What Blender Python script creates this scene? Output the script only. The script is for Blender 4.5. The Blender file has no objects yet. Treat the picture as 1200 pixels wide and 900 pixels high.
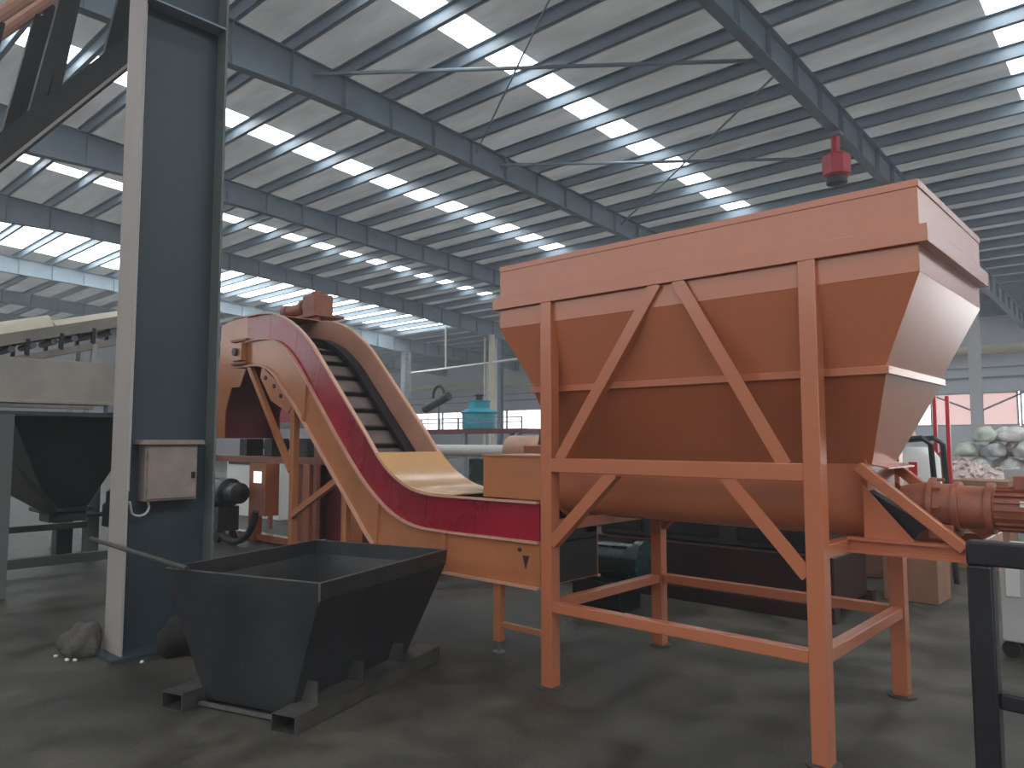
import bpy, bmesh, math, random
from mathutils import Vector, Matrix
R = random.Random(7)
scene = bpy.context.scene
COL = scene.collection
PI = math.pi

# ------------------------------------------------------------------ camera, world, exposure
cam_data = bpy.data.cameras.new('camera')
cam = bpy.data.objects.new('camera', cam_data); COL.objects.link(cam)
cam_data.sensor_width = 36.0
cam_data.lens = 36.0 * 871.0 / 1200.0
cam_data.clip_end = 300
cam.location = (0, 0, 1.6)
cam.rotation_euler = (PI/2 + 0.0751, 0, 0.7375)
scene.camera = cam
world = bpy.data.worlds.new('world'); scene.world = world
world.use_nodes = True
world.node_tree.nodes['Background'].inputs[0].default_value = (0.86, 0.93, 1.0, 1)   # overcast sky outside the shed
world.node_tree.nodes['Background'].inputs[1].default_value = 4.0
SKY = 8.0          # radiance of the daylit skylight sheets
WIN = 3.2           # radiance of the daylit wall windows
vs = scene.view_settings
vs.view_transform = 'Standard'; vs.look = 'None'; vs.gamma = 1.0; vs.use_curve_mapping = False
vs.exposure = -0.35

# ------------------------------------------------------------------ materials
def nodes(m):
    m.use_nodes = True
    return m.node_tree.nodes, m.node_tree.links
def paint(name, col, rough=0.45, metal=0.0, var=0.25, scale=3.0, bump=0.0, wear=None, wear_amt=0.0, streak=1.0, spec=0.5, coat=0.0, rvar=1.0):
    """painted / dirty surface: two noise layers vary the colour, optional wear patches"""
    m = bpy.data.materials.new(name); n, l = nodes(m)
    b = n['Principled BSDF']
    b.inputs['Metallic'].default_value = metal
    b.inputs['Specular IOR Level'].default_value = spec
    b.inputs['Coat Weight'].default_value = coat
    b.inputs['Coat Roughness'].default_value = 0.15
    tc = n.new('ShaderNodeTexCoord'); mp = n.new('ShaderNodeMapping')
    mp.inputs['Scale'].default_value = (1, 1, streak)
    l.new(tc.outputs['Object'], mp.inputs['Vector'])
    n1 = n.new('ShaderNodeTexNoise'); n1.inputs['Scale'].default_value = scale; n1.inputs['Detail'].default_value = 6; n1.inputs['Roughness'].default_value = 0.6
    l.new(mp.outputs[0], n1.inputs['Vector'])
    r = n.new('ShaderNodeValToRGB')
    c = Vector(col)
    lo = [max(0, x*(1-var)) for x in c]; hi = [min(1, x*(1+var)) for x in c]
    r.color_ramp.elements[0].position = 0.3; r.color_ramp.elements[1].position = 0.7
    r.color_ramp.elements[0].color = (*lo, 1); r.color_ramp.elements[1].color = (*hi, 1)
    l.new(n1.outputs['Fac'], r.inputs[0])
    out = r.outputs[0]
    if wear:
        n2 = n.new('ShaderNodeTexNoise'); n2.inputs['Scale'].default_value = scale*2.3; n2.inputs['Detail'].default_value = 9; n2.inputs['Roughness'].default_value = 0.7
        l.new(mp.outputs[0], n2.inputs['Vector'])
        r2 = n.new('ShaderNodeValToRGB')
        r2.color_ramp.elements[0].position = 0.62 - wear_amt; r2.color_ramp.elements[1].position = 0.70 - wear_amt*0.6
        l.new(n2.outputs['Fac'], r2.inputs[0])
        mx = n.new('ShaderNodeMixRGB'); mx.inputs[2].default_value = (*wear, 1)
        l.new(r2.outputs[0], mx.inputs[0]); l.new(out, mx.inputs[1]); out = mx.outputs[0]
    l.new(out, b.inputs['Base Color'])
    mr = n.new('ShaderNodeMapRange'); mr.inputs['To Min'].default_value = max(0.02, rough-0.1*rvar); mr.inputs['To Max'].default_value = min(1, rough+0.12*rvar)
    l.new(n1.outputs['Fac'], mr.inputs[0]); l.new(mr.outputs[0], b.inputs['Roughness'])
    if bump:
        n3 = n.new('ShaderNodeTexNoise'); n3.inputs['Scale'].default_value = scale*6; n3.inputs['Detail'].default_value = 5
        l.new(tc.outputs['Object'], n3.inputs['Vector'])
        bp = n.new('ShaderNodeBump'); bp.inputs['Strength'].default_value = bump; bp.inputs['Distance'].default_value = 0.02
        l.new(n3.outputs['Fac'], bp.inputs['Height']); l.new(bp.outputs[0], b.inputs['Normal'])
    return m
def glow(name, col, strength):
    """daylit translucent sheet or a lit screen"""
    m = bpy.data.materials.new(name); n, l = nodes(m)
    b = n['Principled BSDF']; b.inputs['Base Color'].default_value = (0.7, 0.7, 0.7, 1); b.inputs['Roughness'].default_value = 0.6
    b.inputs['Emission Color'].default_value = (*col, 1); b.inputs['Emission Strength'].default_value = strength
    return m

M = {}
M['orange'] = paint('orange_paint', (0.47, 0.150, 0.070), 0.27, coat=0.35, var=0.05, scale=0.7, rvar=0.0)
M['orange_conveyor'] = paint('orange_conveyor_paint', (0.50, 0.185, 0.075), 0.30, coat=0.35, rvar=0.0, var=0.14, scale=2.0, wear=(0.16, 0.07, 0.04), wear_amt=-0.03)
M['inner'] = paint('hazy_orange_inner', (0.50, 0.26, 0.18), 0.4, var=0.12, scale=2)  # conveyor orange with hazy light mixed into its colour
M['tan'] = paint('tan_edge_paint', (0.66, 0.37, 0.26), 0.35, var=0.12, scale=3)
M['crimson'] = paint('crimson_paint', (0.33, 0.008, 0.028), 0.28, var=0.22, scale=1.4, coat=0.3)
M['maroon'] = paint('maroon_paint', (0.16, 0.012, 0.02), 0.4, var=0.2, scale=2)
M['dark_maroon'] = paint('dark_maroon_paint', (0.035, 0.012, 0.012), 0.45, var=0.25, scale=2)
M['brown'] = paint('brown_gear_paint', (0.30, 0.10, 0.06), 0.45, var=0.25, scale=8, wear=(0.12, 0.05, 0.035), wear_amt=0.02)
M['bluegrey'] = paint('blue_grey_steel_paint', (0.21, 0.265, 0.31), 0.5, var=0.14, scale=1.2)
M['flange'] = paint('dusty_lit_grey_paint', (0.36, 0.325, 0.30), 0.55, var=0.12, scale=1.4, wear=(0.46, 0.41, 0.37), wear_amt=-0.03, streak=0.3)  # dusty tan, lightened further for the light on the column's front flange
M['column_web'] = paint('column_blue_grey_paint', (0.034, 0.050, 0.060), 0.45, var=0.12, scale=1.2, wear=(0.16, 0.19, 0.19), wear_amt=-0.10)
M['purlin'] = paint('purlin_blue_grey', (0.24, 0.30, 0.36), 0.45, var=0.15, scale=0.8)
M['pale_col'] = paint('pale_column_paint', (0.36, 0.40, 0.40), 0.55, var=0.1, scale=1)
M['farwall'] = paint('wall_blue_grey_sheet', (0.66, 0.69, 0.75), 0.6, var=0.06, scale=0.4)
M['wallgrey'] = paint('wall_grey_sheet', (0.58, 0.565, 0.585), 0.7, var=0.07, scale=0.4)
M['blacksteel'] = paint('black_raw_steel', (0.028, 0.029, 0.030), 0.42, metal=0.1, var=0.35, scale=2.2, wear=(0.06, 0.06, 0.058), wear_amt=-0.01)
M['edge'] = paint('worn_steel_edge', (0.20, 0.20, 0.19), 0.4, metal=0.6, var=0.3, scale=12)
M['tube_steel'] = paint('raw_tube_steel', (0.10, 0.095, 0.085), 0.4, metal=0.5, var=0.35, scale=6, wear=(0.2, 0.18, 0.15), wear_amt=-0.01)
M['black'] = paint('black_paint', (0.012, 0.012, 0.014), 0.4, var=0.3, scale=6)
M['rubber'] = paint('black_rubber', (0.012, 0.012, 0.013), 0.6, var=0.2, scale=8)
M['belt'] = paint('belt_brown_grey', (0.16, 0.115, 0.10), 0.55, var=0.25, scale=5)
M['darkgreen'] = paint('dark_green_paint', (0.020, 0.040, 0.040), 0.25, var=0.25, scale=4)
M['olive'] = paint('dark_olive_steel', (0.05, 0.057, 0.048), 0.5, var=0.2, scale=3)
M['charcoal'] = paint('charcoal_sheet_steel', (0.026, 0.027, 0.026), 0.55, var=0.18, scale=2)
M['grey_beam'] = paint('dusty_grey_beam', (0.34, 0.31, 0.27), 0.6, var=0.18, scale=2.5, wear=(0.45, 0.42, 0.36), wear_amt=0.0)
M['cream'] = paint('cream_cover', (0.66, 0.60, 0.46), 0.55, var=0.12, scale=1.5)
M['box_grey'] = paint('junction_box_dusty', (0.25, 0.205, 0.175), 0.5, var=0.14, scale=6, wear=(0.32, 0.13, 0.11), wear_amt=0.03)
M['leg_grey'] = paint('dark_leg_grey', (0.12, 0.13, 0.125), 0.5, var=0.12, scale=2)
M['white'] = paint('white_paint', (0.75, 0.75, 0.72), 0.5, var=0.05, scale=3)
M['lightgrey'] = paint('light_grey_paint', (0.48, 0.48, 0.47), 0.5, var=0.08, scale=3)
M['red'] = paint('red_paint', (0.55, 0.02, 0.035), 0.35, var=0.15, scale=4)
M['cyan'] = paint('turquoise_fibreglass', (0.03, 0.38, 0.50), 0.4, var=0.12, scale=1.5)
M['lump_dark'] = paint('dark_gap_lump', (0.022, 0.021, 0.019), 0.9, var=0.5, scale=9, bump=1.0)  # near-black colour paints the dark of the torn gap at the column foot
M['lump'] = paint('rough_concrete', (0.095, 0.088, 0.075), 0.9, var=0.35, scale=9, bump=0.8)
M['brown_card'] = paint('brown_cardboard', (0.30, 0.15, 0.09), 0.8, var=0.2, scale=3)
M['orange_sheen'] = paint('orange_cover_sheen', (0.66, 0.36, 0.16), 0.22, var=0.1, scale=1.5, coat=0.5)  # same orange paint, lightened to gold for the reflected light on it
M['screen'] = glow('lit_screen', (0.75, 0.88, 1.0), 2.0)
M['skylight'] = glow('skylight_sheet', (0.90, 0.97, 1.0), SKY)
M['daylight_door'] = glow('door_daylight', (0.98, 0.98, 1.0), 5.5)
M['pane_end'] = glow('clerestory_daylight', (1.0, 0.97, 0.98), 2.9)
M['pane_white'] = glow('window_daylight', (1.0, 0.97, 0.98), WIN)
M['pane_pink'] = glow('window_daylight_salmon', (1.0, 0.58, 0.55), WIN*0.30)
for i, c in enumerate([(0.62, 0.60, 0.55), (0.50, 0.55, 0.47), (0.62, 0.45, 0.42), (0.42, 0.42, 0.44), (0.68, 0.66, 0.64)]):
    M['bag%d' % i] = paint('plastic_bag_%d' % i, c, 0.45, var=0.18, scale=5, bump=0.6)
M['scrap'] = paint('shredded_plastic', (0.52, 0.40, 0.36), 0.6, var=0.55, scale=14, wear=(0.85, 0.78, 0.75), wear_amt=0.08)

def foil():
    """silvery insulation sheet under the roof; a little daylight comes through it"""
    m = bpy.data.materials.new('roof_foil_sheet'); n, l = nodes(m)
    b = n['Principled BSDF']; b.inputs['Metallic'].default_value = 0.25; b.inputs['Roughness'].default_value = 0.42
    tc = n.new('ShaderNodeTexCoord'); mp = n.new('ShaderNodeMapping'); mp.inputs['Scale'].default_value = (0.35, 1.2, 1)
    l.new(tc.outputs['Object'], mp.inputs[0])
    ns = n.new('ShaderNodeTexNoise'); ns.inputs['Scale'].default_value = 1.3; ns.inputs['Detail'].default_value = 7
    l.new(mp.outputs[0], ns.inputs['Vector'])
    r = n.new('ShaderNodeValToRGB'); r.color_ramp.elements[0].color = (0.30, 0.285, 0.265, 1); r.color_ramp.elements[1].color = (0.82, 0.80, 0.76, 1)  # strong contrast puts the foil's crinkle shade and glints into the colour
    l.new(ns.outputs['Fac'], r.inputs[0]); l.new(r.outputs[0], b.inputs['Base Color'])
    n2 = n.new('ShaderNodeTexNoise'); n2.inputs['Scale'].default_value = 5; n2.inputs['Detail'].default_value = 4
    l.new(mp.outputs[0], n2.inputs['Vector'])
    bp = n.new('ShaderNodeBump'); bp.inputs['Strength'].default_value = 0.7; bp.inputs['Distance'].default_value = 0.05
    l.new(n2.outputs['Fac'], bp.inputs['Height']); l.new(bp.outputs[0], b.inputs['Normal'])
    t = n.new('ShaderNodeBsdfTranslucent'); l.new(r.outputs[0], t.inputs[0])
    mx = n.new('ShaderNodeMixShader'); mx.inputs[0].default_value = 0.10
    l.new(b.outputs[0], mx.inputs[1]); l.new(t.outputs[0], mx.inputs[2])
    l.new(mx.outputs[0], n['Material Output'].inputs['Surface'])
    return m
M['foil'] = foil()

def concrete():
    m = bpy.data.materials.new('stained_concrete_floor'); n, l = nodes(m)
    b = n['Principled BSDF']
    tc = n.new('ShaderNodeTexCoord')
    def noise(s, d, w=0.0):
        x = n.new('ShaderNodeTexNoise'); x.inputs['Scale'].default_value = s; x.inputs['Detail'].default_value = d; x.inputs['Distortion'].default_value = w
        l.new(tc.outputs['Object'], x.inputs['Vector']); return x
    a = noise(0.55, 8, 0.6); c = noise(2.6, 9, 0.3); d = noise(30, 4)
    r = n.new('ShaderNodeValToRGB'); e = r.color_ramp.elements
    e[0].position = 0.30; e[0].color = (0.032, 0.033, 0.025, 1); e[1].position = 0.72; e[1].color = (0.115, 0.102, 0.078, 1)
    l.new(a.outputs['Fac'], r.inputs[0])
    r2 = n.new('ShaderNodeValToRGB'); e = r2.color_ramp.elements
    e[0].position = 0.36; e[0].color = (0.35, 0.35, 0.33, 1); e[1].position = 0.62; e[1].color = (1, 1, 1, 1)
    l.new(c.outputs['Fac'], r2.inputs[0])
    mx = n.new('ShaderNodeMixRGB'); mx.blend_type = 'MULTIPLY'; mx.inputs[0].default_value = 0.85
    l.new(r.outputs[0], mx.inputs[1]); l.new(r2.outputs[0], mx.inputs[2])
    mx2 = n.new('ShaderNodeMixRGB'); mx2.blend_type = 'OVERLAY'; mx2.inputs[0].default_value = 0.25
    l.new(mx.outputs[0], mx2.inputs[1]); l.new(d.outputs['Color'], mx2.inputs[2])
    l.new(mx2.outputs[0], b.inputs['Base Color'])
    mr = n.new('ShaderNodeMapRange'); mr.inputs['To Min'].default_value = 0.32; mr.inputs['To Max'].default_value = 0.75
    l.new(c.outputs['Fac'], mr.inputs[0]); l.new(mr.outputs[0], b.inputs['Roughness'])
    bp = n.new('ShaderNodeBump'); bp.inputs['Strength'].default_value = 0.25; bp.inputs['Distance'].default_value = 0.01
    l.new(d.outputs['Fac'], bp.inputs['Height']); l.new(bp.outputs[0], b.inputs['Normal'])
    return m
M['floor'] = concrete()

# ------------------------------------------------------------------ mesh helpers
class MB:
    def __init__(s): s.v = []; s.f = []
    def add(s, vs_, fs):
        o = len(s.v); s.v += [tuple(p) for p in vs_]; s.f += [tuple(i+o for i in f) for f in fs]; return s
    def box(s, x0, x1, y0, y1, z0, z1):
        return s.add([(x, y, z) for z in (z0, z1) for y in (y0, y1) for x in (x0, x1)],
                     [(0,2,3,1), (4,5,7,6), (0,1,5,4), (2,6,7,3), (0,4,6,2), (1,3,7,5)])
    def beam(s, p0, p1, w, h, up=(0,0,1)):
        p0 = Vector(p0); p1 = Vector(p1); d = (p1-p0).normalized(); u = Vector(up)
        sd = d.cross(u)
        if sd.length < 1e-4: sd = d.cross(Vector((0,1,0)))
        sd.normalize(); u = sd.cross(d)
        vs_ = []
        for p in (p0, p1):
            for a, b in ((-1,-1), (1,-1), (1,1), (-1,1)): vs_.append(p + sd*(a*w/2) + u*(b*h/2))
        return s.add(vs_, [(0,1,2,3), (7,6,5,4), (0,4,5,1), (1,5,6,2), (2,6,7,3), (3,7,4,0)])
    def cyl(s, p0, p1, r0, r1=None, n=16):
        p0 = Vector(p0); p1 = Vector(p1); r1 = r0 if r1 is None else r1
        d = (p1-p0).normalized(); a = d.orthogonal().normalized(); b = d.cross(a)
        vs_ = [p0 + (a*math.cos(t)+b*math.sin(t))*r0 for t in [2*PI*i/n for i in range(n)]]
        vs_ += [p1 + (a*math.cos(t)+b*math.sin(t))*r1 for t in [2*PI*i/n for i in range(n)]]
        fs = [(i, (i+1) % n, n+(i+1) % n, n+i) for i in range(n)] + [tuple(range(n-1, -1, -1)), tuple(range(n, 2*n))]
        return s.add(vs_, fs)
    def lathe(s, p0, axis, prof, n=20):
        """prof: list of (distance along axis, radius)"""
        p0 = Vector(p0); d = Vector(axis).normalized(); a = d.orthogonal().normalized(); b = d.cross(a)
        vs_ = []; k = len(prof)
        for t, r in prof:
            vs_ += [p0 + d*t + (a*math.cos(q)+b*math.sin(q))*max(r, 1e-4) for q in [2*PI*i/n for i in range(n)]]
        fs = [(j*n+i, j*n+(i+1) % n, (j+1)*n+(i+1) % n, (j+1)*n+i) for j in range(k-1) for i in range(n)]
        fs += [tuple(range(n-1, -1, -1)), tuple(range((k-1)*n, k*n))]
        return s.add(vs_, fs)
    def prism(s, pts, axis, a, b):
        def P(p, t):
            return {'X': (t, p[0], p[1]), 'Y': (p[0], t, p[1]), 'Z': (p[0], p[1], t)}[axis]
        n = len(pts)
        return s.add([P(p, a) for p in pts] + [P(p, b) for p in pts],
                     [(i, (i+1) % n, n+(i+1) % n, n+i) for i in range(n)] + [tuple(range(n-1, -1, -1)), tuple(range(n, 2*n))])
    def ribbon(s, A, B, y0, y1):
        """slab between polylines A and B of (x, z), from y0 to y1"""
        n = len(A); vs_ = []
        for y in (y0, y1):
            vs_ += [(p[0], y, p[1]) for p in A] + [(p[0], y, p[1]) for p in B]
        fs = []
        for i in range(n-1):
            fs += [(i, i+1, n+i+1, n+i), (2*n+i, 3*n+i, 3*n+i+1, 2*n+i+1), (i, 2*n+i, 2*n+i+1, i+1), (n+i, n+i+1, 3*n+i+1, 3*n+i)]
        fs += [(0, n, 3*n, 2*n), (n-1, 3*n-1, 4*n-1, 2*n-1)]
        return s.add(vs_, fs)
    def tube(s, path, r, n=8):
        path = [Vector(p) for p in path]; k = len(path); vs_ = []
        a = None
        for i, p in enumerate(path):
            d = (path[min(i+1, k-1)] - path[max(i-1, 0)]).normalized()
            a = d.orthogonal().normalized() if a is None else (a - d*a.dot(d)).normalized()
            b = d.cross(a)
            vs_ += [p + (a*math.cos(q)+b*math.sin(q))*r for q in [2*PI*j/n for j in range(n)]]
        fs = [(j*n+i, j*n+(i+1) % n, (j+1)*n+(i+1) % n, (j+1)*n+i) for j in range(k-1) for i in range(n)]
        fs += [tuple(range(n-1, -1, -1)), tuple(range((k-1)*n, k*n))]
        return s.add(vs_, fs)
    def shell(s, r0, z0, r1, z1, t=0.006):
        """open four-sided taper between rectangles (x0,x1,y0,y1), walls t thick"""
        def ring(r, z, q):
            x0, x1, y0, y1 = r
            return [(x0+q, y0+q, z), (x1-q, y0+q, z), (x1-q, y1-q, z), (x0+q, y1-q, z)]
        vs_ = ring(r0, z0, 0) + ring(r1, z1, 0) + ring(r0, z0, t) + ring(r1, z1, t)
        fs = []
        for i in range(4):
            j = (i+1) % 4
            fs += [(i, j, 4+j, 4+i), (8+j, 8+i, 12+i, 12+j), (i, 8+i, 8+j, j), (4+i, 4+j, 12+j, 12+i)]
        return s.add(vs_, fs)
    def mesh(s, name):
        me = bpy.data.meshes.new(name); me.from_pydata(s.v, [], s.f)
        bm = bmesh.new(); bm.from_mesh(me); bmesh.ops.recalc_face_normals(bm, faces=bm.faces[:]); bm.to_mesh(me); bm.free()
        for p in me.polygons: p.use_smooth = True
        me.set_sharp_from_angle(angle=math.radians(32))
        return me
def tags(o, label=None, cat=None, group=None, kind=None):
    if label: o['label'] = label
    if cat: o['category'] = cat
    if group: o['group'] = group
    if kind: o['kind'] = kind
    return o
def put(name, mb, mat, parent=None, bevel=0.0, loc=None, **tg):
    me = mb if isinstance(mb, bpy.types.Mesh) else mb.mesh(name)
    if not me.materials: me.materials.append(M[mat])
    o = bpy.data.objects.new(name, me); COL.objects.link(o)
    if loc is not None: o.location = loc
    if parent is not None:
        o.parent = parent; o.matrix_parent_inverse = parent_inv(parent)
    if bevel:
        b = o.modifiers.new('bevel', 'BEVEL'); b.width = bevel; b.segments = 2; b.limit_method = 'ANGLE'; b.angle_limit = math.radians(40)
    return tags(o, **tg)
def parent_inv(p):
    m = Matrix.Translation(p.location) if p.parent is None else p.parent.matrix_basis @ p.matrix_parent_inverse @ p.matrix_basis
    if p.parent is not None: m = Matrix.Translation(p.parent.location) @ p.matrix_parent_inverse @ Matrix.Translation(p.location)
    return m.inverted()
def thing(name, label, cat, loc, group=None):
    o = bpy.data.objects.new(name, None); COL.objects.link(o); o.location = loc
    o.empty_display_size = 0.2
    return tags(o, label, cat, group)
def spline(pts, n=40):
    """Catmull-Rom through 2-D points, resampled evenly"""
    P = [Vector(p) for p in pts]; P = [P[0]*2-P[1]] + P + [P[-1]*2-P[-2]]
    out = []
    for i in range(1, len(P)-2):
        for k in range(12):
            t = k/12; a, b, c, d = P[i-1], P[i], P[i+1], P[i+2]
            out.append(0.5*((2*b)+(c-a)*t+(2*a-5*b+4*c-d)*t*t+(3*b-a-3*c+d)*t**3))
    out.append(P[-2])
    L = [0]
    for a, b in zip(out, out[1:]): L.append(L[-1]+(b-a).length)
    res = []; j = 0
    for k in range(n):
        s = L[-1]*k/(n-1)
        while j < len(L)-2 and L[j+1] < s: j += 1
        t = (s-L[j])/max(1e-9, L[j+1]-L[j]); res.append(out[j].lerp(out[j+1], min(1, t)))
    return res

# ================================================================== THE SHED
ROOF0, SLOPE = 10.89, 0.0615
def roof_z(y): return ROOF0 - SLOPE*y
X0, X1, Y0, Y1 = -62.0, 14.0, -14.0, 46.0
put('floor', MB().box(X0, X1, Y0, Y1, -0.2, 0), 'floor', kind='structure')

# --- ceiling: foil sheets, daylight strips, purlins, rafters
strips = [(-40.3, -35.3), (-28.1, -27.3), (-20.0, -19.0), (-11.7, -10.85), (-2.60, -1.70), (4.2, 8.8)]
SH = 0.31
mb = MB(); xs = [X0] + [v for s in strips for v in s] + [X1]
for a, b, ya in [(p, q, Y0) for p, q in zip(xs[0::2], xs[1::2])] + [(strips[0][0], strips[0][1], 32.76)]:
    mb.add([(a, ya, roof_z(ya)+SH), (b, ya, roof_z(ya)+SH), (b, Y1, roof_z(Y1)+SH), (a, Y1, roof_z(Y1)+SH)], [(0,1,2,3)])
ceiling = put('ceiling', mb, 'foil', kind='structure')
PSP = 1.42; PO = 8.62
rows = [PO + PSP*k for k in range(-16, 27) if Y0 < PO + PSP*k < Y1]
pm = MB(); w, h, t = 0.10, 0.29, 0.012
pm.box(X0, X1, 0, t, 0, h).box(X0, X1, 0, w, 0, t).box(X0, X1, -w+t, t, h-t, h)
pmesh = pm.mesh('purlin')
for y in rows: put('purlin', pmesh, 'purlin', ceiling, loc=(0, y, roof_z(y)))
for a, b in strips:
    wid = b-a; sm = MB(); dz = -SLOPE*PSP
    sm.add([(0,0,0), (wid,0,0), (wid,PSP,dz), (0,PSP,dz), (0,0,.006), (wid,0,.006), (wid,PSP,dz+.006), (0,PSP,dz+.006)],
           [(3,2,1,0), (4,5,6,7), (0,1,5,4), (1,2,6,5), (2,3,7,6), (3,0,4,7)])
    sme = sm.mesh('skylight_panel')
    for y in [rows[0]-PSP] + rows:
        if y+PSP > Y1+0.5 or y < Y0-1 or (a < -40 and y > 32.0): continue
        put('skylight_panel', sme, 'skylight', ceiling, loc=(a, y, roof_z(y)+SH))
RAFT = [-58.4, -49.8, -41.0, -31.4, -23.2, -14.6, -6.0, 2.6]
def depth(y):
    pts = [(-14, 0.8), (-4, 0.8), (2.5, 1.35), (9.0, 0.82), (13, 0.72), (24, 0.70), (33, 1.0), (38, 0.75), (46, 0.7)]
    for (a, p), (b, q) in zip(pts, pts[1:]):
        if y <= b: return p + (q-p)*(y-a)/(b-a)
    return 0.7
ys = [-14, -4, 2.5, 9, 13, 24, 33, 38, 46]
def rafter(x):
    m = MB()
    top = [(y, roof_z(y)) for y in ys]; bot = [(y, roof_z(y)-depth(y)) for y in ys]
    m.prism(top + bot[::-1], 'X', x-0.006, x+0.006)
    for a, b in zip(top, top[1:]): m.prism([a, b, (b[0], b[1]-.016), (a[0], a[1]-.016)], 'X', x-.125, x+.125)
    for a, b in zip(bot, bot[1:]): m.prism([a, b, (b[0], b[1]+.018), (a[0], a[1]+.018)], 'X', x-.125, x+.125)
    r = put('rafter', m, 'bluegrey', ceiling)
    for y in rows:
        if y < 1: continue
        st = MB().box(x-.115, x+.115, y+.01, y+.022, roof_z(y)-depth(y)+.02, roof_z(y)-.016)
        put('stiffener', st, 'bluegrey', r)
for x in RAFT: rafter(x)
# crossed wind-bracing rods and the tie pipes between two rafters
for (a, b, r, nm) in [((-14.55, 9.2), (-6.05, 15.1), .045, 'brace_pipe'), ((-6.05, 8.8), (-14.55, 14.5), .022, 'brace_rod'),
                      ((-14.55, 15.5), (-6.05, 21.2), .045, 'brace_pipe'), ((-6.05, 15.4), (-14.55, 21.8), .028, 'brace_rod')]:
    put(nm, MB().cyl((a[0], a[1], roof_z(a[1])-.30), (b[0], b[1], roof_z(b[1])-.30), r, n=8), 'bluegrey', ceiling)

# --- walls
WZ0, WZ1 = 2.35, 4.12
put('wall_far', MB().box(X0, X1, Y1, Y1+.2, 0, WZ0).box(X0, X1, Y1, Y1+.2, WZ1, roof_z(Y1)+.3), 'farwall', kind='structure')
put('wall_left', MB().box(X0-.2, X0, Y0, Y1, 0, 11.9), 'farwall', kind='structure')
put('wall_right', MB().box(X1, X1+.2, Y0, Y1, 0, 12), 'wallgrey', kind='structure')
put('wall_near', MB().box(X0, X1, Y0-.2, Y0, 0, 5.5).box(X0, X1, Y0-.2, Y0, 10.0, 12), 'wallgrey', kind='structure')
for k in range(19):     # clerestory glazing of the end wall behind the camera
    a = X0 + 4*k; fr = MB().box(a, a+.08, Y0-.12, Y0-.02, 5.5, 10).box(a+3.92, a+4, Y0-.12, Y0-.02, 5.5, 10).box(a+.08, a+3.92, Y0-.12, Y0-.02, 5.5, 5.6).box(a+.08, a+3.92, Y0-.12, Y0-.02, 9.9, 10)
    w_ = put('window_%d' % (k+40), fr, 'lightgrey', kind='structure')
    put('pane', MB().box(a+.08, a+3.92, Y0-.08, Y0-.06, 5.6, 9.9), 'pane_end', w_)
put('trim_1', MB().box(X0, X1, Y1-.06, Y1, 4.85, 4.95).box(X0, X1, Y1-.06, Y1, 5.4, 5.46), 'bluegrey', kind='structure')
dr = put('door_1', MB().box(2.9, 3.0, Y1-.08, Y1, 0, 7.4).box(11.0, 11.1, Y1-.08, Y1, 0, 7.4).box(2.9, 11.1, Y1-.08, Y1, 7.3, 7.4), 'lightgrey', kind='structure')
for k in range(4): put('strip_curtain', MB().box(3.0+2.0*k+.02, 5.0+2.0*k-.02, Y1-.05, Y1-.03, .02, 7.3), 'daylight_door', dr)   # daylight through the loading door
wi = 0
xw = -62.4
while xw < 1.0:
    wi += 1; a, b = max(X0, xw)+.04, min(X1, xw+4.0)-.04
    fr = MB()
    for (p, q, r_, s_) in ((a, b, WZ0, WZ0+.08), (a, b, WZ1-.08, WZ1), (a, a+.08, WZ0, WZ1), (b-.08, b, WZ0, WZ1)):
        fr.box(p, q, Y1+.02, Y1+.12, r_, s_)
    w_ = put('window_%d' % wi, fr, 'lightgrey', kind='structure')
    pk = 'pane_pink' if abs(xw+10.4) < .1 else 'pane_white'
    mid = (a+b)/2
    put('pane', MB().box(a+.08, mid-.03, Y1+.06, Y1+.08, WZ0+.08, WZ1-.08), pk, w_)
    put('pane', MB().box(mid+.03, b-.08, Y1+.06, Y1+.08, WZ0+.08, WZ1-.08), pk, w_)
    put('mullion', MB().box(mid-.03, mid+.03, Y1+.03, Y1+.11, WZ0+.08, WZ1-.08), 'lightgrey', w_)
    xw += 4.0

# ================================================================== COLUMNS
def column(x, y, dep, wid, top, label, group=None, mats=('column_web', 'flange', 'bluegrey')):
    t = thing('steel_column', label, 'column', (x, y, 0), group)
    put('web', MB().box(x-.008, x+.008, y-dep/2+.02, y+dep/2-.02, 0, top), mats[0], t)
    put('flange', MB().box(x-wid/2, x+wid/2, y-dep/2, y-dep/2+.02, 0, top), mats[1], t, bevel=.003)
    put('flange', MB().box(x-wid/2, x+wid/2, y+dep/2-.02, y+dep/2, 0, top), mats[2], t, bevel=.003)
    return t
CX, CY = -5.99, 2.52
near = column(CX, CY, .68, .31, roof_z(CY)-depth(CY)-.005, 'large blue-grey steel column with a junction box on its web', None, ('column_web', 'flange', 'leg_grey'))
put('base_plate', MB().box(CX-.22, CX+.22, CY-.42, CY+.42, 0, .025), 'column_web', near)
put('stiffener', MB().box(CX+.008, CX+.15, CY-.32, CY+.32, 5.05, 5.065), 'bluegrey', near)  # plate put in where the column top shows a dark shadow band
cb = MB().tube([(CX+.135, CY-.315, 5.0), (CX+.135, CY-.315, 3.0), (CX+.135, CY-.315, 1.28), (CX+.10, CY-.30, 1.22)], .006, 6)
put('cable', cb, 'lightgrey', near)
far_label = 'distant steel column holding the roof rafters near the far windows'
for x in (-6.0, -14.6, -23.2):
    column(x, 33.3, .6, .34, roof_z(33.3)-depth(33.3)-.005, far_label, 'far roof columns', ('wallgrey', 'wallgrey', 'wallgrey'))
column(-31.4, 33.3, .6, .34, roof_z(33.3)-depth(33.3)-.005, 'distant steel column with a white drainpipe beside it', None, ('bluegrey', 'wallgrey', 'bluegrey'))
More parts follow.
